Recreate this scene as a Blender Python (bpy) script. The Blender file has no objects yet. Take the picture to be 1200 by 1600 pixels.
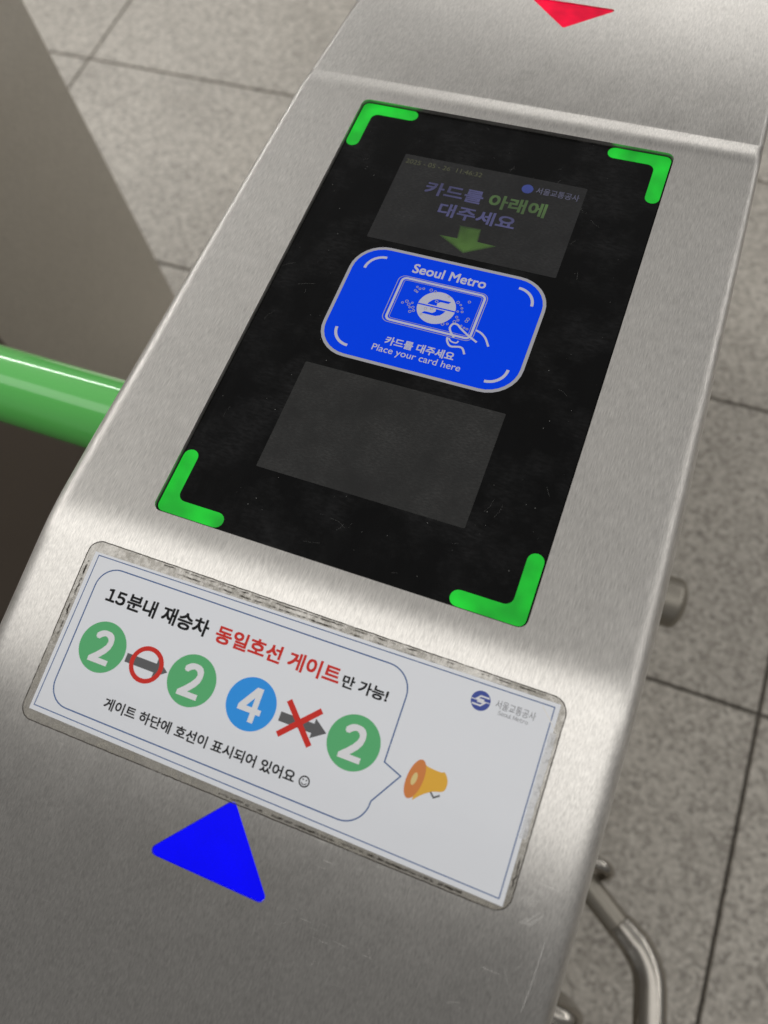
import bpy, bmesh, math, random
from mathutils import Matrix, Vector
random.seed(7)
SC = bpy.context.scene
C = SC.collection
MM = 0.001
TOP = 1.0                      # height of the reader plane over the floor, metres

# ------------------------------------------------------------------ camera, world, lamps, exposure
cam = bpy.data.cameras.new('camera')
cam.sensor_fit = 'VERTICAL'; cam.sensor_width = 24; cam.sensor_height = 32
cam.lens = 1275.05 / 1600 * 32
cam.clip_start = 0.02; cam.clip_end = 200
cam.dof.use_dof = True; cam.dof.focus_distance = 0.405; cam.dof.aperture_fstop = 6.5
camo = bpy.data.objects.new('camera', cam); C.objects.link(camo)
Rwc = Matrix(((0.9312159507458061, 0.35038241494856615, -0.10034448849535808),
              (0.28313470276069386, -0.868817812401433, -0.40619004043255696),
              (-0.2295029262758928, 0.34983963776107396, -0.9082624261093282)))
Rb = Matrix(((1, 0, 0), (0, -1, 0), (0, 0, -1))) @ Rwc
M = Rb.transposed().to_4x4()
M.translation = Vector((99.184 * MM, -235.5 * MM, 334.817 * MM + TOP))
camo.matrix_world = M
SC.camera = camo

w = bpy.data.worlds.new('World'); SC.world = w; w.use_nodes = True
bg = w.node_tree.nodes['Background']
bg.inputs['Color'].default_value = (1.0, 0.985, 0.97, 1); bg.inputs['Strength'].default_value = 0.185

def strip_lamp(y, power, length=5.0, width=0.26, x=0.0, z=2.65, col=(1.0, 0.986, 0.966)):
    l = bpy.data.lights.new('ceiling_or_fill_lamp', 'AREA'); l.shape = 'RECTANGLE'
    l.size = length; l.size_y = width; l.energy = power; l.color = col
    o = bpy.data.objects.new('ceiling_or_fill_lamp', l); C.objects.link(o)
    o.location = (x, y, z)
    return o
strip_lamp(-0.33, 15.2, width=.78)
strip_lamp(4.05, 39, length=7.0, width=.70, x=0.8)
strip_lamp(-4.6, 12)
strip_lamp(1.14, 8.0, width=2.24)  # broad fill added to brighten the steel around the reader
for sx, pw in ((-3.3, 92), (3.6, 56)):  # side fills added to brighten the floor and the notice
    o = strip_lamp(2.3, pw, length=5.0, x=sx); o.rotation_euler = (0, 0, math.pi / 2)
SC.view_settings.view_transform = 'Standard'; SC.view_settings.look = 'None'
SC.view_settings.exposure = 0.12; SC.view_settings.gamma = 1.0
SC.cycles.use_denoising = True

# ------------------------------------------------------------------ helpers
def put(o, parent=None, **props):
    C.objects.link(o)
    if parent: o.parent = parent
    for k, v in props.items(): o[k] = v
    return o
def empty(name, label, cat, loc=(0, 0, 0), group=None):
    o = bpy.data.objects.new(name, None); o.location = loc
    o.empty_display_size = 0.05
    put(o, None, label=label, category=cat)
    if group: o['group'] = group
    return o
def mesh_obj(name, me, mat, parent=None, **props):
    o = bpy.data.objects.new(name, me)
    me.materials.clear(); me.materials.append(mat)
    return put(o, parent, **props)
def bm_obj(name, bm, mat, parent=None, smooth=None, **props):
    bmesh.ops.recalc_face_normals(bm, faces=bm.faces)
    me = bpy.data.meshes.new(name); bm.to_mesh(me); bm.free()
    if smooth is not None:
        for p in me.polygons: p.use_smooth = True
        me.set_sharp_from_angle(angle=math.radians(smooth))
    return mesh_obj(name, me, mat, parent, **props)
def nodes(name):
    m = bpy.data.materials.new(name); m.use_nodes = True
    nt = m.node_tree; return m, nt, nt.nodes['Principled BSDF']
def N(nt, typ, **kw):
    n = nt.nodes.new(typ)
    for k, v in kw.items():
        if k in n.inputs.keys(): n.inputs[k].default_value = v
        else: setattr(n, k, v)
    return n
def plain(name, col, rough=0.5, metal=0.0, **kw):
    m, nt, b = nodes(name)
    b.inputs['Base Color'].default_value = (*col, 1); b.inputs['Roughness'].default_value = rough
    b.inputs['Metallic'].default_value = metal
    for k, v in kw.items(): b.inputs[k].default_value = v
    # a little uneven surface so nothing is perfectly flat
    tc = N(nt, 'ShaderNodeTexCoord'); no = N(nt, 'ShaderNodeTexNoise', Scale=420.0, Detail=3.0)
    nt.links.new(tc.outputs['Object'], no.inputs['Vector'])
    mx = N(nt, 'ShaderNodeMapRange'); mx.inputs['To Min'].default_value = max(0, rough - .06); mx.inputs['To Max'].default_value = min(1, rough + .06)
    nt.links.new(no.outputs['Fac'], mx.inputs['Value']); nt.links.new(mx.outputs['Result'], b.inputs['Roughness'])
    return m
def math_node(nt, op, a, bval=None, c=None):
    n = nt.nodes.new('ShaderNodeMath'); n.operation = op
    for i, v in enumerate((a, bval, c)):
        if v is None: continue
        if isinstance(v, (int, float)): n.inputs[i].default_value = v
        else: nt.links.new(v, n.inputs[i])
    return n.outputs[0]
def scaled(nt, vec, scale, rot=(0, 0, 0)):
    mp = nt.nodes.new('ShaderNodeMapping'); mp.inputs['Scale'].default_value = scale; mp.inputs['Rotation'].default_value = rot
    nt.links.new(vec, mp.inputs['Vector']); return mp.outputs['Vector']
def noise(nt, vec, scale, detail=3.0, rough=0.5):
    n = N(nt, 'ShaderNodeTexNoise', Scale=scale, Detail=detail, Roughness=rough); nt.links.new(vec, n.inputs['Vector']); return n.outputs['Fac']
def maprange(nt, v, a, b2, c, d):
    n = nt.nodes.new('ShaderNodeMapRange')
    nt.links.new(v, n.inputs['Value'])
    for k, x in zip(('From Min', 'From Max', 'To Min', 'To Max'), (a, b2, c, d)): n.inputs[k].default_value = x
    return n.outputs['Result']
def ramp(nt, v, stops):
    n = nt.nodes.new('ShaderNodeValToRGB'); nt.links.new(v, n.inputs['Fac'])
    e = n.color_ramp.elements
    while len(e) < len(stops): e.new(0.5)
    for el, (p, c) in zip(e, stops): el.position = p; el.color = (*c, 1)
    return n.outputs['Color']

# ------------------------------------------------------------------ materials
def steel(name, base=(0.618, 0.596, 0.560), rough=0.31, aniso=0.90, bump=0.30, dist=2.0e-5):
    m, nt, b = nodes(name); L = nt.links
    tc = N(nt, 'ShaderNodeTexCoord'); v = tc.outputs['Object']
    grain = noise(nt, scaled(nt, v, (2300, 170, 2300)), 1.0, 4.0, 0.65)
    fine = noise(nt, scaled(nt, v, (3800, 420, 3800)), 1.0, 2.0)
    smear = noise(nt, scaled(nt, v, (16, 10, 16)), 1.0, 4.0, 0.6)
    fing = noise(nt, scaled(nt, v, (75, 60, 75)), 1.0, 3.0, 0.6)
    # long stray scratches at two angles
    sc1 = noise(nt, scaled(nt, v, (60, 1900, 60), (0, 0, 0.35)), 1.0, 1.0)
    sc2 = noise(nt, scaled(nt, v, (1700, 45, 1700), (0, 0, -0.5)), 1.0, 1.0)
    mask = noise(nt, v, 38.0, 2.0)
    s = math_node(nt, 'MULTIPLY', math_node(nt, 'ADD', maprange(nt, sc1, .70, .76, 0, 1), maprange(nt, sc2, .70, .76, 0, 1)), maprange(nt, mask, .45, .62, 0, 1))
    h = math_node(nt, 'ADD', math_node(nt, 'MULTIPLY', grain, 1.0), math_node(nt, 'MULTIPLY', fine, .6))
    h = math_node(nt, 'SUBTRACT', h, math_node(nt, 'MULTIPLY', s, 1.2))
    bp = N(nt, 'ShaderNodeBump', Strength=bump, Distance=dist); L.new(h, bp.inputs['Height'])
    L.new(bp.outputs['Normal'], b.inputs['Normal'])
    geo = N(nt, 'ShaderNodeNewGeometry')
    cr = nt.nodes.new('ShaderNodeVectorMath'); cr.operation = 'CROSS_PRODUCT'
    L.new(geo.outputs['Normal'], cr.inputs[0]); cr.inputs[1].default_value = (0.001, 1, 0.002)
    L.new(cr.outputs['Vector'], b.inputs['Tangent'])
    r = math_node(nt, 'ADD', maprange(nt, smear, .3, .7, rough - .02, rough + .025), maprange(nt, fing, .35, .65, -.010, .015))
    r = math_node(nt, 'ADD', r, math_node(nt, 'MULTIPLY', s, .12))
    L.new(r, b.inputs['Roughness'])
    k = math_node(nt, 'ADD', maprange(nt, grain, .3, .7, .76, 1.20), maprange(nt, fing, .3, .7, -.03, .03))
    mxc = nt.nodes.new('ShaderNodeVectorMath'); mxc.operation = 'SCALE'; mxc.inputs[0].default_value = base
    L.new(k, mxc.inputs['Scale']); L.new(mxc.outputs['Vector'], b.inputs['Base Color'])
    b.inputs['Metallic'].default_value = 1.0; b.inputs['Anisotropic'].default_value = aniso
    return m
STEEL = steel('brushed_steel')
STEEL_FAR = steel('dull_brushed_steel', (0.70, 0.675, 0.625), 0.42, 0.3, 0.1)
TUBE = plain('polished_steel_tube', (0.40, 0.375, 0.335), 0.24, 1.0)
TUBE_DULL = plain('dull_steel_plate', (0.34, 0.315, 0.27), 0.48, 1.0)
DARK_PANEL = plain('dark_brown_panel', (0.17, 0.14, 0.115), 0.5)

def glass_black():
    m, nt, b = nodes('black_reader_glass'); L = nt.links
    tc = N(nt, 'ShaderNodeTexCoord'); v = tc.outputs['Object']
    a = noise(nt, v, 26.0, 6.0, 0.65); d = noise(nt, scaled(nt, v, (300, 900, 300), (0, 0, .6)), 1.0, 3.0)
    e = noise(nt, scaled(nt, v, (60, 30, 60)), 1.0, 5.0, .7)
    dust = math_node(nt, 'MULTIPLY', maprange(nt, a, .46, .74, 0, 1), maprange(nt, d, .35, .7, .25, 1))
    L.new(ramp(nt, dust, [(0, (0.0016, 0.0016, 0.0017)), (1, (0.021, 0.021, 0.0215))]), b.inputs['Base Color'])
    L.new(maprange(nt, e, .3, .7, .16, .34), b.inputs['Roughness'])
    b.inputs['Specular IOR Level'].default_value = 0.13
    bp = N(nt, 'ShaderNodeBump', Strength=.05, Distance=1e-5); L.new(d, bp.inputs['Height']); L.new(bp.outputs['Normal'], b.inputs['Normal'])
    return m
GLASS = glass_black()
def screen_mat(name, lo, hi):
    m, nt, b = nodes(name); L = nt.links
    tc = N(nt, 'ShaderNodeTexCoord'); v = tc.outputs['Object']
    a = noise(nt, v, 34.0, 6.0, 0.7); f = noise(nt, scaled(nt, v, (500, 1400, 500), (0, 0, -.7)), 1.0, 3.0)
    g = math_node(nt, 'MULTIPLY', maprange(nt, a, .35, .7, 0, 1), maprange(nt, f, .4, .68, .25, 1))
    L.new(ramp(nt, g, [(0, lo), (1, hi)]), b.inputs['Base Color'])
    b.inputs['Roughness'].default_value = .36; b.inputs['Specular IOR Level'].default_value = 0.15
    return m
SCREEN_DIM = screen_mat('unlit_display', (0.024, 0.024, 0.0235), (0.055, 0.055, 0.053))
SCREEN_LIT = screen_mat('faint_display', (0.021, 0.021, 0.0215), (0.042, 0.042, 0.042))
def glow(name, col, strength, base=None, rough=.35, vary=.25, spec=.25):
    m, nt, b = nodes(name); L = nt.links
    b.inputs['Base Color'].default_value = (*(base or col), 1); b.inputs['Roughness'].default_value = rough
    b.inputs['Emission Color'].default_value = (*col, 1); b.inputs['Specular IOR Level'].default_value = spec
    tc = N(nt, 'ShaderNodeTexCoord'); n1 = noise(nt, tc.outputs['Object'], 55.0, 2.0); n2 = noise(nt, tc.outputs['Object'], 2600.0, 1.0)
    s = math_node(nt, 'MULTIPLY', maprange(nt, n1, .3, .7, strength * (1 - vary), strength * (1 + vary)), maprange(nt, n2, .3, .7, .93, 1.07))
    L.new(s, b.inputs['Emission Strength'])
    return m
GREEN_LED = glow('green_led', (0.004, 0.52, 0.020), 0.72, (0.01, .12, .02), vary=.38)
BLUE_LED = glow('blue_led', (0.0, 0.0, 1.0), 0.80, (0.0, 0.0, .05), vary=.06, spec=.12)
RED_LED = glow('red_led', (0.85, 0.0, 0.036), 0.85, (.10, .0, .01), vary=.3, spec=.08)
TXT_VIOLET = glow('display_violet', (0.075, 0.075, 0.19), .5, (.03, .03, .05), vary=.4)
TXT_GREEN = glow('display_green', (0.060, 0.12, 0.028), .55, (.03, .04, .03), vary=.4)
ARROW_GREEN = glow('display_arrow', (0.075, 0.16, 0.030), .6, (.03, .04, .03), vary=.35)
TXT_OLIVE = glow('display_date', (0.075, 0.080, 0.028), .55, (.03, .03, .03))
TXT_GREY = glow('display_pale', (0.10, 0.10, 0.15), .55, (.03, .03, .05))
LOGO_DIM = glow('display_logo', (0.03, 0.05, 0.22), .6, (.02, .02, .05))
DARK_GAP = plain('dark_gap', (0.006, 0.006, 0.006), .7)
PAPER = plain('laminated_paper', (0.83, 0.85, 0.89), 0.42, **{'Coat Weight': .5, 'Coat Roughness': .14})
def wavy(m):
    nt = m.node_tree; b = nt.nodes['Principled BSDF']; tc = N(nt, 'ShaderNodeTexCoord')
    n1 = noise(nt, tc.outputs['Object'], 45.0, 2.0); n2 = noise(nt, scaled(nt, tc.outputs['Object'], (1500, 400, 1500)), 1.0, 2.0)
    bp = N(nt, 'ShaderNodeBump', Strength=.5, Distance=3e-4); nt.links.new(n1, bp.inputs['Height'])
    b2 = N(nt, 'ShaderNodeBump', Strength=.15, Distance=2e-5); nt.links.new(n2, b2.inputs['Height']); nt.links.new(bp.outputs['Normal'], b2.inputs['Normal'])
    nt.links.new(b2.outputs['Normal'], b.inputs['Normal']); nt.links.new(b2.outputs['Normal'], b.inputs['Coat Normal'])
wavy(PAPER)
INK_BLACK = plain('ink_black', (0.008, 0.008, 0.009), 0.5, **{'Specular IOR Level': .15})
INK_RED = plain('ink_red', (0.70, 0.038, 0.028), 0.5, **{'Specular IOR Level': .15})
INK_GREEN = plain('ink_green', (0.125, 0.50, 0.205), 0.5, **{'Specular IOR Level': .15})
INK_SKY = plain('ink_sky_blue', (0.040, 0.35, 0.93), 0.5, **{'Specular IOR Level': .15})
INK_WHITE = plain('ink_white', (0.84, 0.84, 0.86), 0.42)
INK_GREY = plain('ink_dark_grey', (0.105, 0.105, 0.108), 0.5)
INK_LINE = plain('ink_line_blue', (0.055, 0.13, 0.33), 0.5, **{'Specular IOR Level': .15})
INK_LOGO = plain('ink_logo_blue', (0.030, 0.065, 0.36), 0.42)
INK_PALE = plain('ink_worn_grey', (0.20, 0.20, 0.22), 0.5)
ORANGE = plain('ink_orange', (0.72, 0.23, 0.045), 0.42)
YELLOW = plain('ink_yellow', (0.86, 0.46, 0.030), 0.42)
CREAM = plain('ink_cream', (0.80, 0.62, 0.25), 0.42)
CARD_BLUE = plain('card_blue', (0.000, 0.062, 0.98), 0.42, **{'Specular IOR Level': .05})
CARD_WHITE = plain('card_white', (0.56, 0.57, 0.72), 0.4)
CARD_SILVER = plain('card_silver', (0.42, 0.42, 0.46), 0.35)
GREEN_PAINT = plain('green_gloss_paint', (0.14, 0.66, 0.13), 0.16, **{'Coat Weight': 1.0, 'Coat Roughness': .05})

def film_mat():
    m, nt, b = nodes('grimy_clear_film'); L = nt.links
    tc = N(nt, 'ShaderNodeTexCoord'); v = tc.outputs['Object']
    a = noise(nt, v, 420.0, 5.0, .62); c = noise(nt, v, 45.0, 3.0)
    g = math_node(nt, 'MULTIPLY', maprange(nt, a, .40, .62, .25, 1), maprange(nt, c, .35, .65, .35, 1))
    L.new(ramp(nt, a, [(.38, (0.33, 0.30, 0.24)), (.60, (0.50, 0.47, 0.40))]), b.inputs['Base Color'])
    b.inputs['Roughness'].default_value = .45
    L.new(maprange(nt, g, 0, 1, .08, .42), b.inputs['Alpha'])
    return m
FILM = film_mat()
def grime_mat(name, col, lo, hi, scale=260.0, amax=.95):
    m, nt, b = nodes(name); L = nt.links
    tc = N(nt, 'ShaderNodeTexCoord'); v = tc.outputs['Object']
    a = noise(nt, v, scale, 6.0, .6); c = noise(nt, v, 34.0, 2.0)
    s = math_node(nt, 'ADD', math_node(nt, 'MULTIPLY', a, .65), math_node(nt, 'MULTIPLY', c, .35))
    b.inputs['Base Color'].default_value = (*col, 1); b.inputs['Roughness'].default_value = .8
    L.new(maprange(nt, s, lo, hi, 0, amax), b.inputs['Alpha'])
    return m
GRIME = grime_mat('black_grime', (0.040, 0.032, 0.022), .44, .58, amax=.85)
GRIME_LINE = grime_mat('grime_line', (0.030, 0.024, 0.017), .30, .47)
PEEL_GLOSS = grime_mat('milky_gloss_edge', (0.86, 0.86, 0.86), .30, .55, 420.0, .9)
SCRATCH = plain('bright_scratch', (0.78, 0.76, 0.72), .5, 1.0)
DUST = plain('dust', (0.20, 0.20, 0.19), .8)
def granite():
    m, nt, b = nodes('speckled_granite'); L = nt.links
    tc = N(nt, 'ShaderNodeTexCoord'); oi = N(nt, 'ShaderNodeObjectInfo')
    ad = nt.nodes.new('ShaderNodeVectorMath'); ad.operation = 'ADD'
    rr = nt.nodes.new('ShaderNodeVectorMath'); rr.operation = 'SCALE'; rr.inputs[0].default_value = (37, 91, 13)
    L.new(oi.outputs['Random'], rr.inputs['Scale']); L.new(tc.outputs['Object'], ad.inputs[0]); L.new(rr.outputs['Vector'], ad.inputs[1])
    v = ad.outputs['Vector']
    a = noise(nt, v, 125.0, 5.0, .64); f = noise(nt, v, 330.0, 3.0, .6); big = noise(nt, v, 4.0, 3.0)
    vo = N(nt, 'ShaderNodeTexVoronoi', Scale=140.0); L.new(v, vo.inputs['Vector'])
    cell = nt.nodes.new('ShaderNodeSeparateColor'); L.new(vo.outputs['Color'], cell.inputs['Color'])
    mixv = math_node(nt, 'ADD', math_node(nt, 'ADD', math_node(nt, 'MULTIPLY', a, .55), math_node(nt, 'MULTIPLY', f, .25)), math_node(nt, 'MULTIPLY', cell.outputs[0], .20))
    col = ramp(nt, mixv, [(.34, (0.255, 0.232, 0.200)), (.45, (0.405, 0.372, 0.322)), (.54, (0.520, 0.482, 0.420)), (.66, (0.64, 0.60, 0.53))])
    k = nt.nodes.new('ShaderNodeVectorMath'); k.operation = 'SCALE'; L.new(col, k.inputs[0])
    L.new(math_node(nt, 'ADD', maprange(nt, big, .3, .7, .84, .98), maprange(nt, oi.outputs['Random'], 0, 1, -.04, .04)), k.inputs['Scale'])
    L.new(k.outputs['Vector'], b.inputs['Base Color'])
    L.new(maprange(nt, a, .3, .7, .42, .6), b.inputs['Roughness'])
    return m
GRANITE = granite()
GROUT = plain('dark_grout', (0.095, 0.085, 0.072), .9)

# ------------------------------------------------------------------ frames: positions on the gate in millimetres
TH = math.radians(9.637)                      # slope of the front facet
YB = -152.9                                   # y where reader plane and front facet meet
A2 = math.radians(4.3); YC = 157.0            # slope and start of the rear top
LT = 9.0                       # lower-edge slope of the lip, shaped to catch the far lamp, degrees
def LIPZ(y):
    """height of a lip shaped to make the bright band behind the reader: bends down from the reader plane, ends in a sharp inner crease"""
    z, yy = 0.0, 139.5
    while yy < y - 1e-6:
        d = min(.5, y - yy); z -= math.tan(math.radians(LT * min(1.0, (yy + d / 2 - 139.5) / 12.5))) * d; yy += d
    return z
class Frame:
    def __init__(s, o, ex, ey, ez): s.o, s.ex, s.ey, s.ez = map(Vector, (o, ex, ey, ez))
    def __call__(s, x, y, z=0.0): return (s.o + s.ex * x + s.ey * y + s.ez * z) * MM + Vector((0, 0, TOP))
FLAT = Frame((0, 0, 0), (1, 0, 0), (0, 1, 0), (0, 0, 1))
RD = 1.45                       # the reader glass lies this far below the steel
FLATZ = Frame((0, 0, -RD), (1, 0, 0), (0, 1, 0), (0, 0, 1))
FLATG = Frame((-.577, 1.37, -RD), (1.0058, 0, 0), (0, 1.0058, 0), (0, 0, 1))   # measured on the glass
FRONT = Frame((0, YB, 0), (1, 0, 0), (0, math.cos(TH), math.sin(TH)), (0, -math.sin(TH), math.cos(TH)))    # second coordinate = -distance below the bend
REAR = Frame((0, YC, LIPZ(YC)), (1, 0, 0), (0, math.cos(A2), -math.sin(A2)), (0, math.sin(A2), math.cos(A2)))

def poly(bm, fr, pts, z):
    f = bm.faces.new([bm.verts.new(fr(x, y, z)) for x, y in pts]); return f
def slab(bm, fr, pts, z0, z1):
    """closed prism between heights z0 and z1 over an outline"""
    lo = [bm.verts.new(fr(x, y, z0)) for x, y in pts]; hi = [bm.verts.new(fr(x, y, z1)) for x, y in pts]
    n = len(pts)
    bm.faces.new(hi); bm.faces.new(lo[::-1])
    for i in range(n): bm.faces.new((lo[i], lo[(i + 1) % n], hi[(i + 1) % n], hi[i]))
def rrect(x0, y0, x1, y1, r, n=8):
    p = []
    for cx, cy, a0 in ((x1 - r, y1 - r, 0), (x0 + r, y1 - r, 90), (x0 + r, y0 + r, 180), (x1 - r, y0 + r, 270)):
        for i in range(n + 1):
            a = math.radians(a0 + 90 * i / n); p.append((cx + r * math.cos(a), cy + r * math.sin(a)))
    return p
def disc(cx, cy, r, n=64, ry=None):
    return [(cx + r * math.cos(2 * math.pi * i / n), cy + (ry or r) * math.sin(2 * math.pi * i / n)) for i in range(n)]
def rounded_poly(pts, r, n=6):
    out = []; k = len(pts)
    for i in range(k):
        p, a, b = Vector(pts[i]), Vector(pts[i - 1]), Vector(pts[(i + 1) % k])
        u, v = (a - p).normalized(), (b - p).normalized()
        ang = u.angle(v); t = r / math.tan(ang / 2); c = p + (u + v).normalized() * (r / math.sin(ang / 2))
        s0, s1 = p + u * t, p + v * t
        a0 = math.atan2(*(s0 - c).yx); a1 = math.atan2(*(s1 - c).yx)
        d = (a1 - a0 + math.pi) % (2 * math.pi) - math.pi
        for j in range(n + 1):
            q = a0 + d * j / n; out.append((c.x + r * math.cos(q), c.y + r * math.sin(q)))
    return out
def ribbon(bm, fr, pts, wdt, z, closed=False, z0=None):
    """a flat printed line of even width"""
    P = [Vector(p) for p in pts]; n = len(P); L, R = [], []
    for i in range(n):
        a = P[i - 1] if (closed or i > 0) else None; b = P[(i + 1) % n] if (closed or i < n - 1) else None
        d0 = (P[i] - a).normalized() if a is not None else None; d1 = (b - P[i]).normalized() if b is not None else None
        d0 = d0 or d1; d1 = d1 or d0
        t = (d0 + d1).normalized() if (d0 + d1).length > 1e-6 else d1
        nrm = Vector((-t.y, t.x)); k = 1 / max(.4, nrm.dot(Vector((-d1.y, d1.x))))
        L.append(bm.verts.new(fr(*(P[i] + nrm * wdt / 2 * k), z))); R.append(bm.verts.new(fr(*(P[i] - nrm * wdt / 2 * k), z)))
    for i in range(n if closed else n - 1):
        j = (i + 1) % n; bm.faces.new((R[i], R[j], L[j], L[i]))
def ring(bm, fr, outer, inner, z):
    o = [bm.verts.new(fr(x, y, z)) for x, y in outer]; q = [bm.verts.new(fr(x, y, z)) for x, y in inner]; n = len(o)
    for i in range(n): bm.faces.new((o[i], o[(i + 1) % n], q[(i + 1) % n], q[i]))
def flat(name, fr, pts, z, mat, parent, **p):
    bm = bmesh.new(); poly(bm, fr, pts, z); return bm_obj(name, bm, mat, parent, **p)
def thin(name, fr, pts, z0, z1, mat, parent, **p):
    bm = bmesh.new(); slab(bm, fr, pts, z0, z1); return bm_obj(name, bm, mat, parent, **p)
def line(name, fr, pts, wdt, z, mat, parent, closed=False, **p):
    bm = bmesh.new(); ribbon(bm, fr, pts, wdt, z, closed); return bm_obj(name, bm, mat, parent, **p)
def smooth_path(pts, n=8):
    P = [Vector(p) for p in pts]; P = [P[0] * 2 - P[1]] + P + [P[-1] * 2 - P[-2]]; out = []
    for i in range(1, len(P) - 2):
        for j in range(n):
            t = j / n; a, b, c, d = P[i - 1:i + 3]
            out.append(.5 * ((2 * b) + (c - a) * t + (2 * a - 5 * b + 4 * c - d) * t * t + (3 * b - a - 3 * c + d) * t ** 3))
    out.append(P[-2]); return out
def glyphs(text, spacing=1.0):
    c = bpy.data.curves.new('lettering', 'FONT'); c.body = text; c.space_character = spacing; c.resolution_u = 4
    t = bpy.data.objects.new('lettering', c); C.objects.link(t)
    dg = bpy.context.evaluated_depsgraph_get(); dg.update()
    me = bpy.data.meshes.new_from_object(t.evaluated_get(dg))
    vs = [(v.co.x, v.co.y) for v in me.vertices]; fs = [tuple(p.vertices) for p in me.polygons]
    bpy.data.objects.remove(t); bpy.data.curves.remove(c); bpy.data.meshes.remove(me)
    return vs, fs
GL = {}
def wide_line(text, gap=.075, space=.27):
    """latin text from the wide forms of the letters, set close by their ink"""
    vs, fs, x = [], [], 0.0
    for ch in text:
        if ch == ' ': x += space; continue
        if ch not in GL: GL[ch] = glyphs(chr(ord(ch) + 0xFEE0))
        gv, gf = GL[ch]; x0 = min(p[0] for p in gv); n = len(vs)
        vs += [(p[0] - x0 + x, p[1]) for p in gv]; fs += [tuple(i + n for i in f) for f in gf]
        x += max(p[0] for p in gv) - x0 + gap
    return vs, fs
def lettering(text, fr, x0, y0, x1, y1, z, mat, parent, bold=0.02, wide=False, name='lettering', gap=.075):
    """printed text whose ink box fills x0..x1, y0..y1 of the surface; bold strokes are laid over each other"""
    vs, fs = wide_line(text, gap) if wide else glyphs(text)
    xs = [v[0] for v in vs]; ys = [v[1] for v in vs]
    ax, bx, ay, by = min(xs), max(xs), min(ys), max(ys)
    b = max(0.0, bold) * (y1 - y0) / (by - ay)
    sy = (y1 - y0 - 2 * b) / (by - ay); sx = (x1 - x0 - 2 * b) / (bx - ax)
    offs = [(0, 0)] + ([(b * i, b * j) for i in (-1, 0, 1) for j in (-1, 0, 1) if i or j] if b > 0 else [])
    V, F = [], []
    for k, (ox, oy) in enumerate(offs):
        n = len(V)
        V += [fr(x0 + b + (x - ax) * sx + ox, y0 + b + (y - ay) * sy + oy, z + k * .003) for x, y in vs]
        F += [tuple(i + n for i in f) for f in fs]
    me = bpy.data.meshes.new('lettering'); me.from_pydata(V, [], F); me.update()
    return mesh_obj(name, me, mat, parent)

# ------------------------------------------------------------------ floor
floor = bpy.data.objects.new('floor', None); put(floor, None, kind='structure', label='pale speckled granite tile floor with dark joints')
TX, TY, JX, JY, GAP = .6115, .5425, .4390, .1385, .0055
bm = bmesh.new()
v = [bm.verts.new(q) for q in ((-40, -40, -.007), (40, -40, -.007), (40, 40, -.007), (-40, 40, -.007))]; bm.faces.new(v)
bm_obj('grout', bm, GROUT, floor)
def tile_mesh():
    bm = bmesh.new(); hx, hy = TX / 2 - GAP / 2, TY / 2 - GAP / 2; b = .0018
    rings = []
    for ins, z in ((0, -.010), (0, -b), (b, 0)):
        rings.append([bm.verts.new((sx * (hx - ins), sy * (hy - ins), z)) for sx, sy in ((-1, -1), (1, -1), (1, 1), (-1, 1))])
    for a, c in zip(rings, rings[1:]):
        for i in range(4): bm.faces.new((a[i], a[(i + 1) % 4], c[(i + 1) % 4], c[i]))
    bm.faces.new(rings[-1])
    me = bpy.data.meshes.new('tile'); bmesh.ops.recalc_face_normals(bm, faces=bm.faces); bm.to_mesh(me); bm.free(); me.materials.append(GRANITE); return me
tm = tile_mesh()
for i in range(-5, 4):
    for j in range(-4, 6):
        o = bpy.data.objects.new('tile', tm); o.location = (JX + (i + .5) * TX, JY + (j + .5) * TY, random.uniform(-.0004, .0004)); put(o, floor)

# ------------------------------------------------------------------ the gate housing
def lerp_table(tab, y):
    for (ya, va), (yb, vb) in zip(tab, tab[1:]):
        if (ya >= y >= yb): return va + (vb - va) * (ya - y) / (ya - yb)
    return tab[0][1] if y > tab[0][0] else tab[-1][1]
HW = [(900, 126), (157, 133.5), (20, 138.0), (-90, 141.8), (-200, 142.2), (-420, 142.2)]
ER = [(900, 4), (160, 4), (150, 4.5), (20, 7), (-80, 11), (-420, 11)]
def profile():
    """top line of the housing from the far end to the nose: (y, z) in mm, all bends rounded"""
    P = [(860, -60), (850, -(850 - YC) * math.tan(A2) - 12), (835, -(835 - YC) * math.tan(A2))]
    for y in (700, 500, 380, 300, 256, 220, 190, 170, 162): P.append((y, -(y - YC) * math.tan(A2)))
    zc = LIPZ(YC); P = [(y, z + zc) for y, z in P]
    P += [(158.0, zc - .09), (YC, zc), (156.0, LIPZ(156.0))]
    for y in (153, 150, 148, 146.5, 145.5, 144.5, 143.5, 142.5, 141.5, 140.5, 139.8): P.append((y, LIPZ(y)))
    for y in (139.2, 110, 60, 0, -60, -110, -136): P.append((y, 0))
    T = 14.0; R = T / math.tan(TH / 2)
    for i in range(11):
        a = TH * i / 10; P.append((YB + T - R * math.sin(a), -R * (1 - math.cos(a))))
    for a in (24, 60, 100, 140, 180, 205): P.append((YB - a * math.cos(TH), -a * math.sin(TH)))
    y0, z0 = YB - 215 * math.cos(TH), -215 * math.sin(TH); Rn = 45
    for i in range(1, 11):
        a = TH + (math.pi / 2 - TH) * i / 10
        P.append((y0 - Rn * (math.sin(a) - math.sin(TH)), z0 - Rn * (math.cos(TH) - math.cos(a))))
    P.append((P[-1][0], -300)); P.append((P[-1][0], -1000 + 80))
    return P
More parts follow.
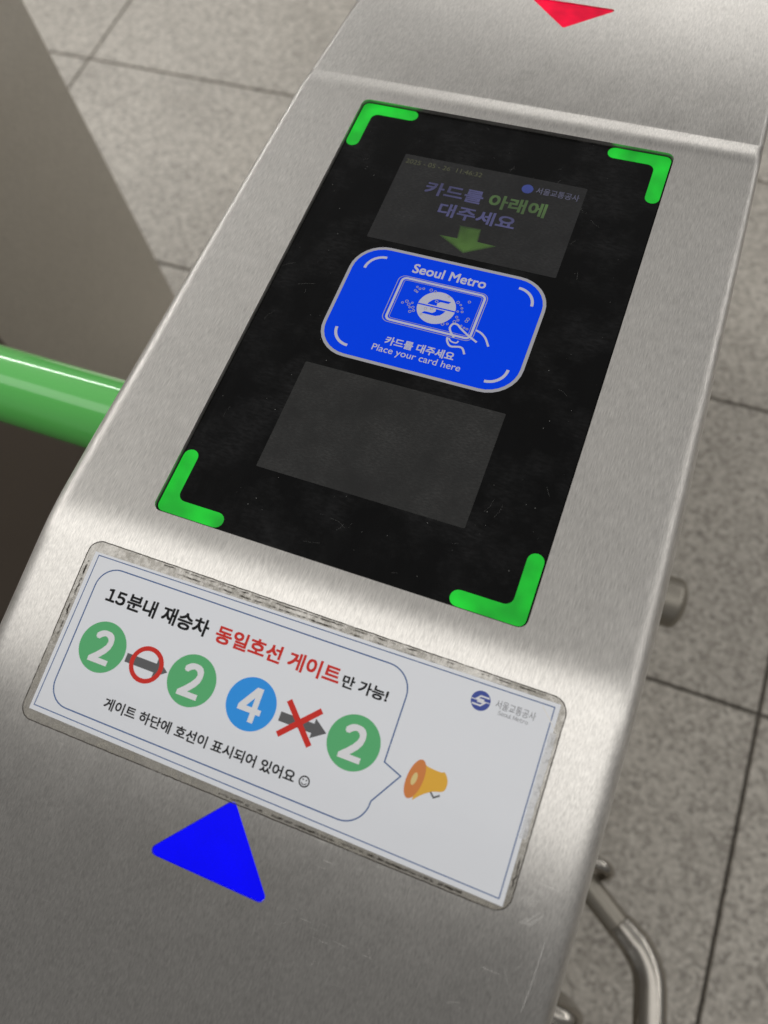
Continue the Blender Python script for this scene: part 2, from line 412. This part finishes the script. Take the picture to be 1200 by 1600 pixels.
def housing_mesh():
    bm = bmesh.new(); rows = []
    for y, z in profile():
        hw, r = lerp_table(HW, y), lerp_table(ER, y); ys = y
        row = [(-hw + 3, -920), (-hw, min(z - r - 40, -60) if z > -20 else z - r - 30), (-hw, z - r - .6)]
        K = 10
        for i in range(K + 1):
            a = math.pi - math.pi / 2 * i / K; row.append((-hw + r + r * math.cos(a), z - r + r * math.sin(a)))
        row.append((-hw + r + .8, z)); row.append((-hw * .45, z)); row.append((hw * .45, z)); row.append((hw - r - .8, z))
        for i in range(K + 1):
            a = math.pi / 2 - math.pi / 2 * i / K; row.append((hw - r + r * math.cos(a), z - r + r * math.sin(a)))
        row += [(hw, z - r - .6), (hw, min(z - r - 40, -60) if z > -20 else z - r - 30), (hw - 3, -920)]
        rows.append([bm.verts.new(FLAT(x, ys, max(zz, -920))) for x, zz in row])
    for a, b in zip(rows, rows[1:]):
        for i in range(len(a) - 1): bm.faces.new((a[i], a[i + 1], b[i + 1], b[i]))
        bm.faces.new((a[-1], a[0], b[0], b[-1]))
    bm.faces.new(rows[0]); bm.faces.new(rows[-1][::-1])
    bmesh.ops.remove_doubles(bm, verts=bm.verts, dist=1e-7)
    bmesh.ops.recalc_face_normals(bm, faces=bm.faces)
    me = bpy.data.meshes.new('housing'); bm.to_mesh(me); bm.free(); return me
TR0 = 75.4
PW, PH = 90.0, 138.5                                # half size of the reader opening
TRI_B = rounded_poly([(-2.6, -90.6), (-31.6, -122.9), (26.2, -123.6)], 2.2)
TRI_R = rounded_poly([(3.2, TR0), (31.2, TR0 + 25.6), (-25.0, TR0 + 26.6)], 1.6)
gate = empty('ticket_gate', 'brushed steel ticket gate with black card reader and green corner lights', 'ticket gate', (0, 0, 0), 'station ticket gates')
def cut_housing():
    me = housing_mesh(); o = bpy.data.objects.new('housing', me); C.objects.link(o)
    cut = []
    for fr, pts, dep in ((FLAT, rrect(-PW, -PH, PW, PH, 4.2, 6), 6.0), (FRONT, TRI_B, 3.0), (REAR, TRI_R, 3.0)):
        bm = bmesh.new(); slab(bm, fr, pts, -dep, 6.0); bmesh.ops.recalc_face_normals(bm, faces=bm.faces)
        mc = bpy.data.meshes.new('cutter'); bm.to_mesh(mc); bm.free()
        oc = bpy.data.objects.new('cutter', mc); C.objects.link(oc); cut.append(oc)
        md = o.modifiers.new('b', 'BOOLEAN'); md.object = oc; md.operation = 'DIFFERENCE'; md.solver = 'EXACT'
    dg = bpy.context.evaluated_depsgraph_get(); dg.update()
    new = bpy.data.meshes.new_from_object(o.evaluated_get(dg))
    for x in cut + [o]: bpy.data.objects.remove(x)
    for p in new.polygons: p.use_smooth = True
    new.set_sharp_from_angle(angle=math.radians(28))
    return new
housing = mesh_obj('housing', cut_housing(), STEEL, gate)
# dark plinth and foot
bm = bmesh.new(); slab(bm, FLAT, rrect(-128, -330, 128, 830, 20), -1000, -920); bm_obj('plinth', bm, TUBE_DULL, gate)

# reader glass, lights, displays
def reader():
    thin('gap_floor', FLAT, rrect(-PW + .05, -PH + .05, PW - .05, PH - .05, 4.1), -5.9, -5.6, DARK_GAP, gate)
    g = thin('reader_glass', FLATZ, rrect(-PW + .55, -PH + .55, PW - .55, PH - .55, 3.8), -3.5, -0.55, GLASS, gate)
    for sx in (-1, 1):
        for sy in (-1, 1):
            o, w, r = 0.9, 7.6, 4.0
            x0, y0 = PW - o, PH - o; e = 34.0
            pts = [(x0, y0 - 3)]
            pts = []
            for i in range(7): a = math.radians(90 * i / 6); pts.append((x0 - 3.4 + 3.4 * math.cos(a), y0 - 3.4 + 3.4 * math.sin(a)))
            for i in range(9): a = math.radians(90 + 180 * i / 8); pts.append((x0 - e + w / 2 + w / 2 * math.cos(a), y0 - w / 2 + w / 2 * math.sin(a)))
            for i in range(7): a = math.radians(90 - 90 * i / 6); pts.append((x0 - w - r + r * math.cos(a), y0 - w - r + r * math.sin(a)))
            for i in range(9): a = math.radians(180 + 180 * i / 8); pts.append((x0 - w / 2 + w / 2 * math.cos(a), y0 - e + w / 2 + w / 2 * math.sin(a)))
            thin('corner_light', FLATZ, [(sx * x, sy * y) for x, y in pts], -1.2, -0.42, GREEN_LED, g)
    bm = bmesh.new()
    for k in range(190):
        x, y = random.uniform(-88, 88), random.uniform(-136, 136)
        if random.random() < .72:
            poly(bm, FLATG, disc(x, y, random.choice((.07, .09, .12, .16, .22)), 6), -.50)
        else:
            a = random.gauss(.9, .9); l = random.uniform(1.5, 9); b2 = a + random.uniform(-.3, .3)
            ribbon(bm, FLATG, [(x, y), (x + l * .5 * math.cos(a), y + l * .5 * math.sin(a)), (x + l * math.cos(b2), y + l * math.sin(b2))], random.uniform(.025, .05), -.50)
    bm_obj('dust', bm, DUST, g, kind='stuff')
    return g
reader_glass = reader()
zs = -.46
screen = thin('display_screen', FLATG, rrect(-51, 41.4, 52, 103, .6, 2), -.7, zs, SCREEN_LIT, gate, label='upper display with faint text and green arrow')
lettering('카드를', FLATG, -32, 77.8, 0.6, 87.2, zs + .03, TXT_VIOLET, screen, .025)
lettering('아래에', FLATG, 4.0, 77.4, 35.2, 87.2, zs + .03, TXT_GREEN, screen, .03)
lettering('대주세요', FLATG, -20.2, 65.2, 22.2, 74.4, zs + .03, TXT_VIOLET, screen, .025)
AR = [(-4.6, 60.6), (5.6, 60.8), (6.4, 53.2), (15.6, 53.0), (1.8, 45.2), (-12.4, 52.6), (-3.6, 52.8)]
bm = bmesh.new()
for q, k in enumerate((1.13, 1.06, 1.0, .94, .87)): poly(bm, FLATG, [(1.2 + (x - 1.2) * k, 53.0 + (y - 53.0) * k) for x, y in AR], zs + .03 + q * .004)
bm_obj('arrow', bm, ARROW_GREEN, screen)
flat('logo', FLATG, disc(21.4, 95.0, 3.1, 32), zs + .03, LOGO_DIM, screen)
lettering('서울교통공사', FLATG, 26.2, 93.0, 49.4, 97.6, zs + .03, TXT_GREY, screen, .01)
lettering('2025 - 05 - 26  11:46:32', FLATG, -49.2, 96.6, -5.0, 99.8, zs + .03, TXT_OLIVE, screen, 0)
ARROW_GREEN.node_tree.nodes['Principled BSDF'].inputs['Alpha'].default_value = .33
screen2 = thin('display_screen', FLATG, rrect(-51.6, -103, 51.6, -41.6, .6, 2), -.7, zs, SCREEN_DIM, gate, label='lower display, switched off and dusty')

# direction lights
thin('direction_light', FRONT, rounded_poly([(-2.6, -91.1), (-31.0, -122.7), (25.7, -123.3)], 2.1), -2.6, -.45, BLUE_LED, gate, label='glowing blue triangle pointing away')
thin('direction_light', REAR, rounded_poly([(3.2, TR0 + .6), (30.4, TR0 + 25.3), (-24.3, TR0 + 26.3)], 1.5), -2.6, -.60, RED_LED, gate, label='glowing red triangle pointing to the reader')

# stray scratches on the steel
bm = bmesh.new()
for k in range(150):
    fr = random.choice((FLAT, FLAT, FRONT, FRONT, FRONT, REAR))
    x = random.uniform(-128, 128)
    y = {id(FLAT): random.uniform(-136, 138), id(FRONT): -random.uniform(20, 205), id(REAR): random.uniform(6, 140)}[id(fr)]
    if fr is FLAT and abs(x) < 97: x = math.copysign(random.uniform(97, 126), x)
    if fr is FRONT and (-116 < x < 120 and -126 < y < -6): continue
    if fr is REAR and (-34 < x < 40 and 66 < y < 108): continue
    a = random.gauss(1.5, .5) if random.random() < .6 else random.uniform(0, 3.1)
    l = random.choice((1.2, 2, 3, 5, 9)) * random.uniform(.6, 1.4); bnd = random.uniform(-.2, .2)
    if abs(x + l * math.cos(a)) > 127: continue
    if fr is FLAT and (abs(x + l * math.cos(a)) < 93 or abs(y + l * math.sin(a)) > 138): continue
    ribbon(bm, fr, [(x, y), (x + l * .5 * math.cos(a), y + l * .5 * math.sin(a)), (x + l * math.cos(a + bnd), y + l * math.sin(a + bnd))], random.uniform(.03, .08), .04)
# scuffed hatch marks beside the notice
for cx, cy, ln, n, ang in ((126.5, -70, 11, 6, 1.45), (121, -86, 9, 6, 1.3), (122.5, -93, 11, 5, 1.15)):
    for q in range(n):
        ox = (q - n / 2) * .95; ln2 = ln * random.uniform(.55, 1)
        ribbon(bm, FRONT, [(cx + ox, cy), (cx + ox + ln2 * math.cos(ang), cy - 3 + ln2 * math.sin(ang))], .13, .045)
ribbon(bm, FRONT, [(131, -96), (130.4, -112), (129.5, -122)], .13, .045)
bm_obj('scratches', bm, SCRATCH, gate, kind='stuff')

# tubes
def tube(bm, path, r, seg=24, cap=True):
    P = [Vector(p) for p in path]; rings = []; prev = None
    for i, p in enumerate(P):
        t = ((P[min(i + 1, len(P) - 1)] - P[max(i - 1, 0)])).normalized()
        if prev is None: u = t.orthogonal().normalized()
        else: u = (prev - t * prev.dot(t)).normalized()
        prev = u; w2 = t.cross(u); rr = r(i) if callable(r) else r
        rings.append([bm.verts.new(p + (u * math.cos(2 * math.pi * k / seg) + w2 * math.sin(2 * math.pi * k / seg)) * rr) for k in range(seg)])
    for a, b in zip(rings, rings[1:]):
        for k in range(seg): bm.faces.new((a[k], a[(k + 1) % seg], b[(k + 1) % seg], b[k]))
    if cap: bm.faces.new(rings[0][::-1]); bm.faces.new(rings[-1])
def bend_path(pts, rad, n=10):
    P = [Vector(p) for p in pts]; out = [P[0]]
    for i in range(1, len(P) - 1):
        a, b = (P[i - 1] - P[i]).normalized(), (P[i + 1] - P[i]).normalized()
        s, e = P[i] + a * rad, P[i] + b * rad
        for j in range(n + 1):
            t = j / n; out.append((1 - t) ** 2 * s + 2 * t * (1 - t) * P[i] + t * t * e)
    out.append(P[-1]); return out
# green barrier arm across the passage on the left
bm = bmesh.new(); zz = TOP - .120
tube(bm, [(-.130, -.0515, zz), (-.20, -.0515, zz), (-.33, -.0515, zz), (-.52, -.0515, zz)], .0262, 40)
arm = bm_obj('barrier_arm', bm, GREEN_PAINT, gate, 40, label='green painted tubular barrier arm')
bm = bmesh.new(); tube(bm, [(-.1385, -.0515, zz), (-.146, -.0515, zz)], .040, 40); bm_obj('collar', bm, TUBE, arm, 40)
bm = bmesh.new()
capp = [(-.520 - .0262 * math.sin(a), -.0515, zz) for a in [math.pi / 2 * i / 7 for i in range(8)]]
tube(bm, capp, lambda i: max(.0262 * math.cos(math.pi / 2 * i / 7), .0006), 40); bm_obj('end_cap', bm, GREEN_PAINT, arm, 40)
# rounded steel peg low on the right side
zp = TOP - .50; px, py = .2235, .083
bm = bmesh.new(); tube(bm, [(.13, py, zp), (px - .012, py, zp)] + [(px - .012 + .012 * math.sin(a), py, zp) for a in [math.pi / 2 * i / 7 for i in range(1, 8)]],
     lambda i: .0265 if i < 2 else max(.0265 * math.cos(math.pi / 2 * (i - 1) / 7), .0006), 32)
bm_obj('side_peg', bm, TUBE_DULL, gate, 50, label='short rounded steel peg on the side')

# ------------------------------------------------------------------ guard rail at the foot of the gate
zr = .25
rail = empty('guard_rail', 'bent steel tube rail low beside the foot of the gate', 'rail', (.22, -.2, 0))
def rel(bm):
    for vv in bm.verts: vv.co -= Vector((.22, -.2, 0))
    return bm
bm = bmesh.new(); tube(bm, bend_path([(.272, -.2235, zr), (.276, -.226, zr), (.282, -.230, zr), (.314, -.2505, zr), (.331, -.325, zr), (.345, -.62, zr)], .0, 1)[:3] + bend_path([(.282, -.230, zr), (.3145, -.2505, zr), (.3315, -.33, zr), (.346, -.60, zr), (.346, -.60, 0)], .030, 16)[0:], lambda i: .0155 + .0030 * min(1.0, i / 5), 40)
bm_obj('tube', rel(bm), TUBE, rail, 50)
bm = bmesh.new(); tube(bm, [(.139, -.139, zr - .004), (.236, -.202, zr - .004), (.312, -.251, zr - .004)], .0155, 24); bm_obj('stay', rel(bm), TUBE_DULL, rail, 50)
bm = bmesh.new()
ring_pts = [(.226 + .020 * math.sin(t), -.176 + .006 * math.cos(t), zr + .006 + .020 * math.cos(t)) for t in [math.pi * 1.5 * i / 14 - .6 for i in range(15)]]
tube(bm, ring_pts, .0070, 16); bm_obj('bracket', rel(bm), TUBE, rail, 50)
bm = bmesh.new(); tube(bm, bend_path([(.139, -.338, zr), (.250, -.338, zr), (.250, -.338, zr - .16), (.139, -.338, zr - .16)], .03), .0135, 24); bm_obj('loop', rel(bm), TUBE, rail, 50)

# ------------------------------------------------------------------ the next gate across the passage
gate2 = empty('ticket_gate', 'blurred dull grey steel side of the next gate across the passage', 'ticket gate', (-.83, 0, 0), 'station ticket gates')
bm = bmesh.new()
prof = rrect(-.140, 0.09, .140, 1.0, .018, 8)
a = [bm.verts.new((x, -.75, z)) for x, z in prof]; b = [bm.verts.new((x, .475, z)) for x, z in prof]; c = [bm.verts.new((x * .965, .481, z * .997)) for x, z in prof]
n = len(prof); bm.faces.new(a[::-1]); bm.faces.new(c)
for p, q in ((a, b), (b, c)):
    for i in range(n): bm.faces.new((p[i], p[(i + 1) % n], q[(i + 1) % n], q[i]))
bm_obj('housing', bm, STEEL_FAR, gate2, 35)
bm = bmesh.new()
for q in ((-.125, -.70), ):
    p0 = [(-.125, -.72), (.125, -.72), (.125, .45), (-.125, .45)]
    lo = [bm.verts.new((x, y, 0.0)) for x, y in p0]; hi = [bm.verts.new((x, y, .095)) for x, y in p0]
    bm.faces.new(hi); bm.faces.new(lo[::-1])
    for i in range(4): bm.faces.new((lo[i], lo[(i + 1) % 4], hi[(i + 1) % 4], hi[i]))
bm_obj('plinth', bm, TUBE_DULL, gate2)

bm = bmesh.new()
a = [bm.verts.new((.1415, y, z)) for y, z in rrect(-.70, .12, .165, .88, .02)]; b = [bm.verts.new((.139, y, z)) for y, z in rrect(-.70, .12, .165, .88, .02)]; n = len(a)
bm.faces.new(a); bm.faces.new(b[::-1])
for i in range(n): bm.faces.new((a[i], b[i], b[(i + 1) % n], a[(i + 1) % n]))
bm_obj('dark_side_panel', bm, DARK_PANEL, gate2, label='dark panel in the side of the gate')  # dark brown sheet over the near part of this side

# ------------------------------------------------------------------ blue card sticker on the glass
card = empty('card_sticker', 'blue Seoul Metro sticker with card and hand drawing on the black glass', 'sticker', (0, 0, 0))
z0 = -.52
CR = 17.5
thin('silver_border', FLATG, rrect(-52.6, -33.6, 52.6, 37.4, CR), z0, z0 + .10, CARD_SILVER, card)
thin('face', FLATG, rrect(-50.9, -31.9, 50.9, 35.7, CR - 1.7), z0 + .10, z0 + .14, CARD_BLUE, card)
zc = z0 + .17
lettering('Seoul Metro', FLATG, -19.6, 25.0, 19.8, 31.0, zc, CARD_WHITE, card, .018)
lettering('카드를 대주세요', FLATG, -17.8, -20.9, 18.2, -15.8, zc, CARD_WHITE, card, .025)
lettering('Place your card here', FLATG, -22.8, -26.9, 23.2, -21.9, zc, CARD_WHITE, card, .006)
for cx, cy, a0 in ((-35.2, 21.3, 90), (36.2, 21.2, 0), (-35.2, -17.6, 180), (36.2, -18.0, 270)):
    line('corner_arc', FLATG, [(cx + 9.2 * math.cos(math.radians(a0 + 90 * i / 14)), cy + 9.2 * math.sin(math.radians(a0 + 90 * i / 14))) for i in range(15)], 1.5, zc, CARD_WHITE, card)
line('card_outline', FLATG, rrect(-22.6, -6.2, 21.9, 20.9, 2.4, 6), 1.25, zc, CARD_WHITE, card, True)
line('card_edge', FLATG, rrect(-24.6, -7.6, 23.3, 22.1, 3.6, 6), .35, zc, CARD_SILVER, card, True)
line('card_edge', FLATG, rrect(-21.2, -4.9, 20.6, 19.7, 1.4, 6), .25, zc + .005, CARD_SILVER, card, True)
def logo(fr, cx, cy, r, z, disc_mat, s_mat, parent, name='logo'):
    d = flat(name, fr, disc(cx, cy, r, 56), z, disc_mat, parent)
    bm = bmesh.new()
    S = [(.80, .46), (-.10, .46), (-.44, .09), (.36, .09)]
    ribbon(bm, fr, [(cx + r * x, cy + r * y) for x, y in S[:2]] + [(cx + r * -.42, cy + r * .12), (cx + r * .34, cy + r * .12)], r * .16, z + .02)
    ribbon(bm, fr, [(cx - r * x, cy - r * y) for x, y in S[:2]] + [(cx + r * .42, cy - r * .12), (cx - r * .34, cy - r * .12)], r * .16, z + .021)
    ribbon(bm, fr, [(cx - r * .99, cy + .0), (cx + r * .99, cy + .0)], r * .07, z + .022)
    bm_obj('letter_s', bm, s_mat, d)
    return d
# the big white emblem on the drawn card: a disc with two blue hooks
cx, cy, r = .1, 7.2, 9.9
em = flat('emblem', FLATG, disc(cx, cy, r, 64), zc + .004, CARD_WHITE, card)
bm = bmesh.new(); ze = zc + .012
poly(bm, FLATG, [(cx + r * x, cy + r * y) for x, y in ((-1.0, -.02), (-1.0, .06), (1.0, .06), (1.0, -.02))], ze)
hook = [(-.52, .12), (-.46, .26), (-.32, .44), (-.10, .54), (.62, .54), (.52, .40), (.10, .40), (-.04, .28), (-.02, .12)]
poly(bm, FLATG, [(cx + r * x, cy + r * y) for x, y in hook], ze)
poly(bm, FLATG, [(cx - r * x, cy - r * y + .4) for x, y in hook], ze)
bm_obj('hook_cut', bm, CARD_BLUE, em)
# fingers and little bubbles
line('finger', FLATG, smooth_path([(14.4, -7.4), (12.0, -5.0), (10.6, -2.4), (11.4, .2), (13.6, .4), (16, -1.4), (20.5, -4.2), (26.0, -7.0)]), 1.05, zc + .014, CARD_WHITE, card)
line('finger', FLATG, smooth_path([(23.4, -.2), (26.4, -1.2), (29.4, -3.6), (32.2, -7.8)]), 1.05, zc + .014, CARD_WHITE, card)
line('finger', FLATG, smooth_path([(11.2, -8.2), (12.0, -10.6), (14.4, -12.8), (18.6, -12.0), (20.6, -12.6), (22.4, -15.4)]), 1.05, zc + .014, CARD_WHITE, card)
line('finger', FLATG, smooth_path([(12.0, -8.4), (13.8, -10.0), (16.4, -10.2), (17.2, -8.8)]), .8, zc + .014, CARD_WHITE, card)
bm = bmesh.new()
bub = [(-13.5, 17), (-11.8, 16.2), (-10, 16.8), (-13.8, 14.6), (-12.6, 14.0), (-17.5, 5.6), (-15.6, 7), (-14, 5.4), (-12.6, 6.8), (-13, 3.8), (-11.4, 4.2), (-10.4, 2.4), (-12, 1.4), (-6, 17), (-3.6, 16.6), (4, 15.6),
       (9.6, 13.4), (11.4, 12.2), (12.6, 10.4), (13.4, 8.4), (11.2, 8.0), (15, 15.2), (17.6, 5.0), (17.2, 3.6), (11.8, 4.6), (13, 3.0), (11.6, 1.6), (8.6, -.6), (6.4, -1.4), (15.6, .2), (17.4, -.6), (19, -.9), (-1, 11), (-5, 5.4), (-2, 6.2), (-6, 1.4)]
for x, y in bub:
    q = random.uniform(.45, .8); ribbon(bm, FLATG, disc(x, y, q, 10), .3, zc + .03 + random.uniform(0, .004), True)
bm_obj('bubbles', bm, CARD_SILVER, card, kind='stuff')

# ------------------------------------------------------------------ paper notice on the front slope
note = empty('notice_sticker', 'white paper notice with coloured line numbers under grimy clear film', 'notice', (0, 0, 0))
def Fp(pts): return [(x, -a) for x, a in pts]
# clear film and its dirt
thin('clear_film', FRONT, rrect(-110.2, -92.2, 115.0, -7.9, 6.5), .02, .06, FILM, note)
bm = bmesh.new()
def wob(pts, amp):
    return [(x + random.gauss(0, amp), y + random.gauss(0, amp)) for x, y in pts]
def dense(pts, step=1.6):
    out = []
    for (x0, y0), (x1, y1) in zip(pts, pts[1:] + pts[:1]):
        k = max(1, int(math.hypot(x1 - x0, y1 - y0) / step))
        for i in range(k): out.append((x0 + (x1 - x0) * i / k, y0 + (y1 - y0) * i / k))
    return out
ribbon(bm, FRONT, wob(dense(rrect(-110.3, -92.3, 115.1, -7.8, 6.5)), .05), .42, .075, True)
bm_obj('dirt_line', bm, GRIME_LINE, note)
bm = bmesh.new()
for z, y, x0, x1, wd in ((.08, -10.9, -66, 112, .75), (.082, -8.9, -72, 112, .6), (.08, -91.0, -10, 98, .9)):
    P = [(x0 + i * 1.5, y + random.gauss(0, .09)) for i in range(int((x1 - x0) / 1.5))]
    ribbon(bm, FRONT, P, wd, z)
P = [(-108.0 + random.gauss(0, .2), -18 - i * 1.5) for i in range(28)]; ribbon(bm, FRONT, P, .9, .08)
P = [(113.9 + random.gauss(0, .2), -60 - i * 1.5) for i in range(18)]; ribbon(bm, FRONT, P, .7, .08)
bm_obj('grime', bm, GRIME, note)
# paper
paper = thin('paper', FRONT, Fp([(-106.4, 13.2), (112.2, 10.4), (112.5, 90.0), (-106.6, 87.8)]), .09, .20, PAPER, note)
zn = .225
line('border', FRONT, Fp([(-104.1, 14.4), (110.1, 12.2), (110.4, 87.7), (-104.9, 85.6)]), .42, zn, INK_LINE, note, True)
bub = []
def arc2(cx, ca, r, a0, a1, n=10): return [(cx + r * math.cos(math.radians(a0 + (a1 - a0) * i / n)), ca - r * math.sin(math.radians(a0 + (a1 - a0) * i / n))) for i in range(n + 1)]
bub += arc2(-90.0, 27.8, 10.0, 180, 90) + arc2(41.0, 28.0, 10.8, 90, 0) + [(51.8, 55.4), (59.9, 58.4), (51.6, 71.6)] + arc2(41.0, 72.2, 10.6, 0, -90)[1:] + arc2(-90.0, 72.2, 10.0, 270, 180)
line('speech_bubble', FRONT, Fp(bub), .55, zn, INK_LINE, note, True)
lettering('15', FRONT, -92.6, -32.6, -82.9, -26.6, zn, INK_BLACK, note, .03, True, gap=.10)
lettering('분내 재승차', FRONT, -81.9, -33.2, -40.4, -25.5, zn, INK_BLACK, note, .028)
lettering('동일호선 게이트', FRONT, -36.6, -33.4, 22.6, -25.6, zn, INK_RED, note, .028)
lettering('만 가능!', FRONT, 24.0, -33.1, 44.6, -27.6, zn, INK_BLACK, note, .028)
lettering('게이트 하단에 호선이 표시되어 있어요', FRONT, -73.6, -76.5, 18.6, -71.3, zn, INK_BLACK, note, .022)
def badge(cx, ca, r, num, mat, label):
    d = flat('line_badge', FRONT, disc(cx, -ca, r, 64), zn, mat, note, label=label)
    lettering(num, FRONT, cx - (5.0 if num == '2' else 5.4), -ca - 7.4, cx + (5.0 if num == '2' else 5.3), -ca + 7.4, zn + .02, INK_WHITE, d, .026, True, name='numeral')
badge(-84.7, 52.2, 11.4, '2', INK_GREEN, 'green circle with white 2 at the far left')
badge(-39.3, 52.2, 11.3, '2', INK_GREEN, 'green circle with white 2 after the red ring')
badge(-10.2, 52.6, 11.3, '4', INK_SKY, 'sky blue circle with white 4')
badge(37.1, 52.6, 11.4, '2', INK_GREEN, 'green circle with white 2 after the red cross')
def arrow(x0, x1, ca, w2=2.0, h=4.2):
    return flat('arrow', FRONT, Fp([(x0, ca - w2), (x1 - 6.2, ca - w2), (x1 - 6.2, ca - h), (x1, ca), (x1 - 6.2, ca + h), (x1 - 6.2, ca + w2), (x0, ca + w2)]), zn + .01, INK_GREY, note)
arrow(-72.2, -51.2, 52.7); arrow(3.5, 25.0, 53.0)
line('red_ring', FRONT, disc(-61.8, -52.7, 7.1, 56), 2.05, zn + .03, INK_RED, note, True)
bm = bmesh.new()
ribbon(bm, FRONT, Fp([(5.2, 45.6), (19.8, 60.4)]), 2.5, zn + .03); ribbon(bm, FRONT, Fp([(20.1, 45.1), (5.1, 60.3)]), 2.5, zn + .034)
bm_obj('red_cross', bm, INK_RED, note)
# smiling face
face = line('smiley', FRONT, disc(22.9, -74.0, 2.1, 32), .55, zn, INK_BLACK, note, True)
bm = bmesh.new()
for sx in (-.75, .75): poly(bm, FRONT, disc(22.9 + sx, -73.3, .32, 12), zn)
ribbon(bm, FRONT, [(22.9 + 1.15 * math.cos(math.radians(t)), -74.1 + 1.15 * math.sin(math.radians(t))) for t in range(200, 341, 14)], .36, zn)
bm_obj('smile', bm, INK_BLACK, face)
lg = logo(FRONT, 81.3, -19.4, 4.05, zn, INK_LOGO, INK_WHITE, note)
lettering('서울교통공사', FRONT, 87.5, -20.1, 104.0, -16.6, zn, INK_PALE, note, -.004)
lettering('Seoul Metro', FRONT, 89.3, -22.4, 101.8, -20.6, zn, INK_PALE, note, 0, True)
# printed megaphone by the tail of the speech bubble
mega = flat('megaphone', FRONT, smooth_path(Fp([(65.8, 49.2), (69.0, 51.0), (74.6, 51.4), (76.4, 51.0), (78.4, 53.6), (78.6, 56.8), (77.4, 58.4), (74.0, 59.6), (70.2, 62.2), (67.2, 65.4)]), 5), zn, YELLOW, note)
def tilt_ellipse(cx, ca, rx, ry, ang):
    return [(cx + rx * math.cos(t) * math.cos(ang) - ry * math.sin(t) * math.sin(ang), -ca + rx * math.cos(t) * math.sin(ang) + ry * math.sin(t) * math.cos(ang)) for t in [2 * math.pi * i / 40 for i in range(40)]]
flat('rim', FRONT, tilt_ellipse(65.7, 57.3, 3.4, 8.1, -.10), zn + .02, ORANGE, mega)
flat('centre', FRONT, tilt_ellipse(65.4, 57.4, 1.1, 2.6, -.10), zn + .035, CREAM, mega)
bm = bmesh.new(); ribbon(bm, FRONT, Fp([(73.2, 59.9), (75.0, 61.6), (77.2, 60.0)]), .7, zn + .02); bm_obj('handle', bm, INK_GREY, mega)
# lifted milky edge of the film on the right side, its gloss highlight painted white, and a crease across the corner
bm = bmesh.new()
P = [(112.4 + random.gauss(0, .12), -22 - i * 1.2) for i in range(36)]; ribbon(bm, FRONT, P, 2.6, .24)
bm_obj('milky_gloss_strip', bm, PEEL_GLOSS, note)
line('crease', FRONT, [(105.2, -13.0), (109.4, -17.2), (113.2, -21.6)], .38, .24, SCRATCH, note)
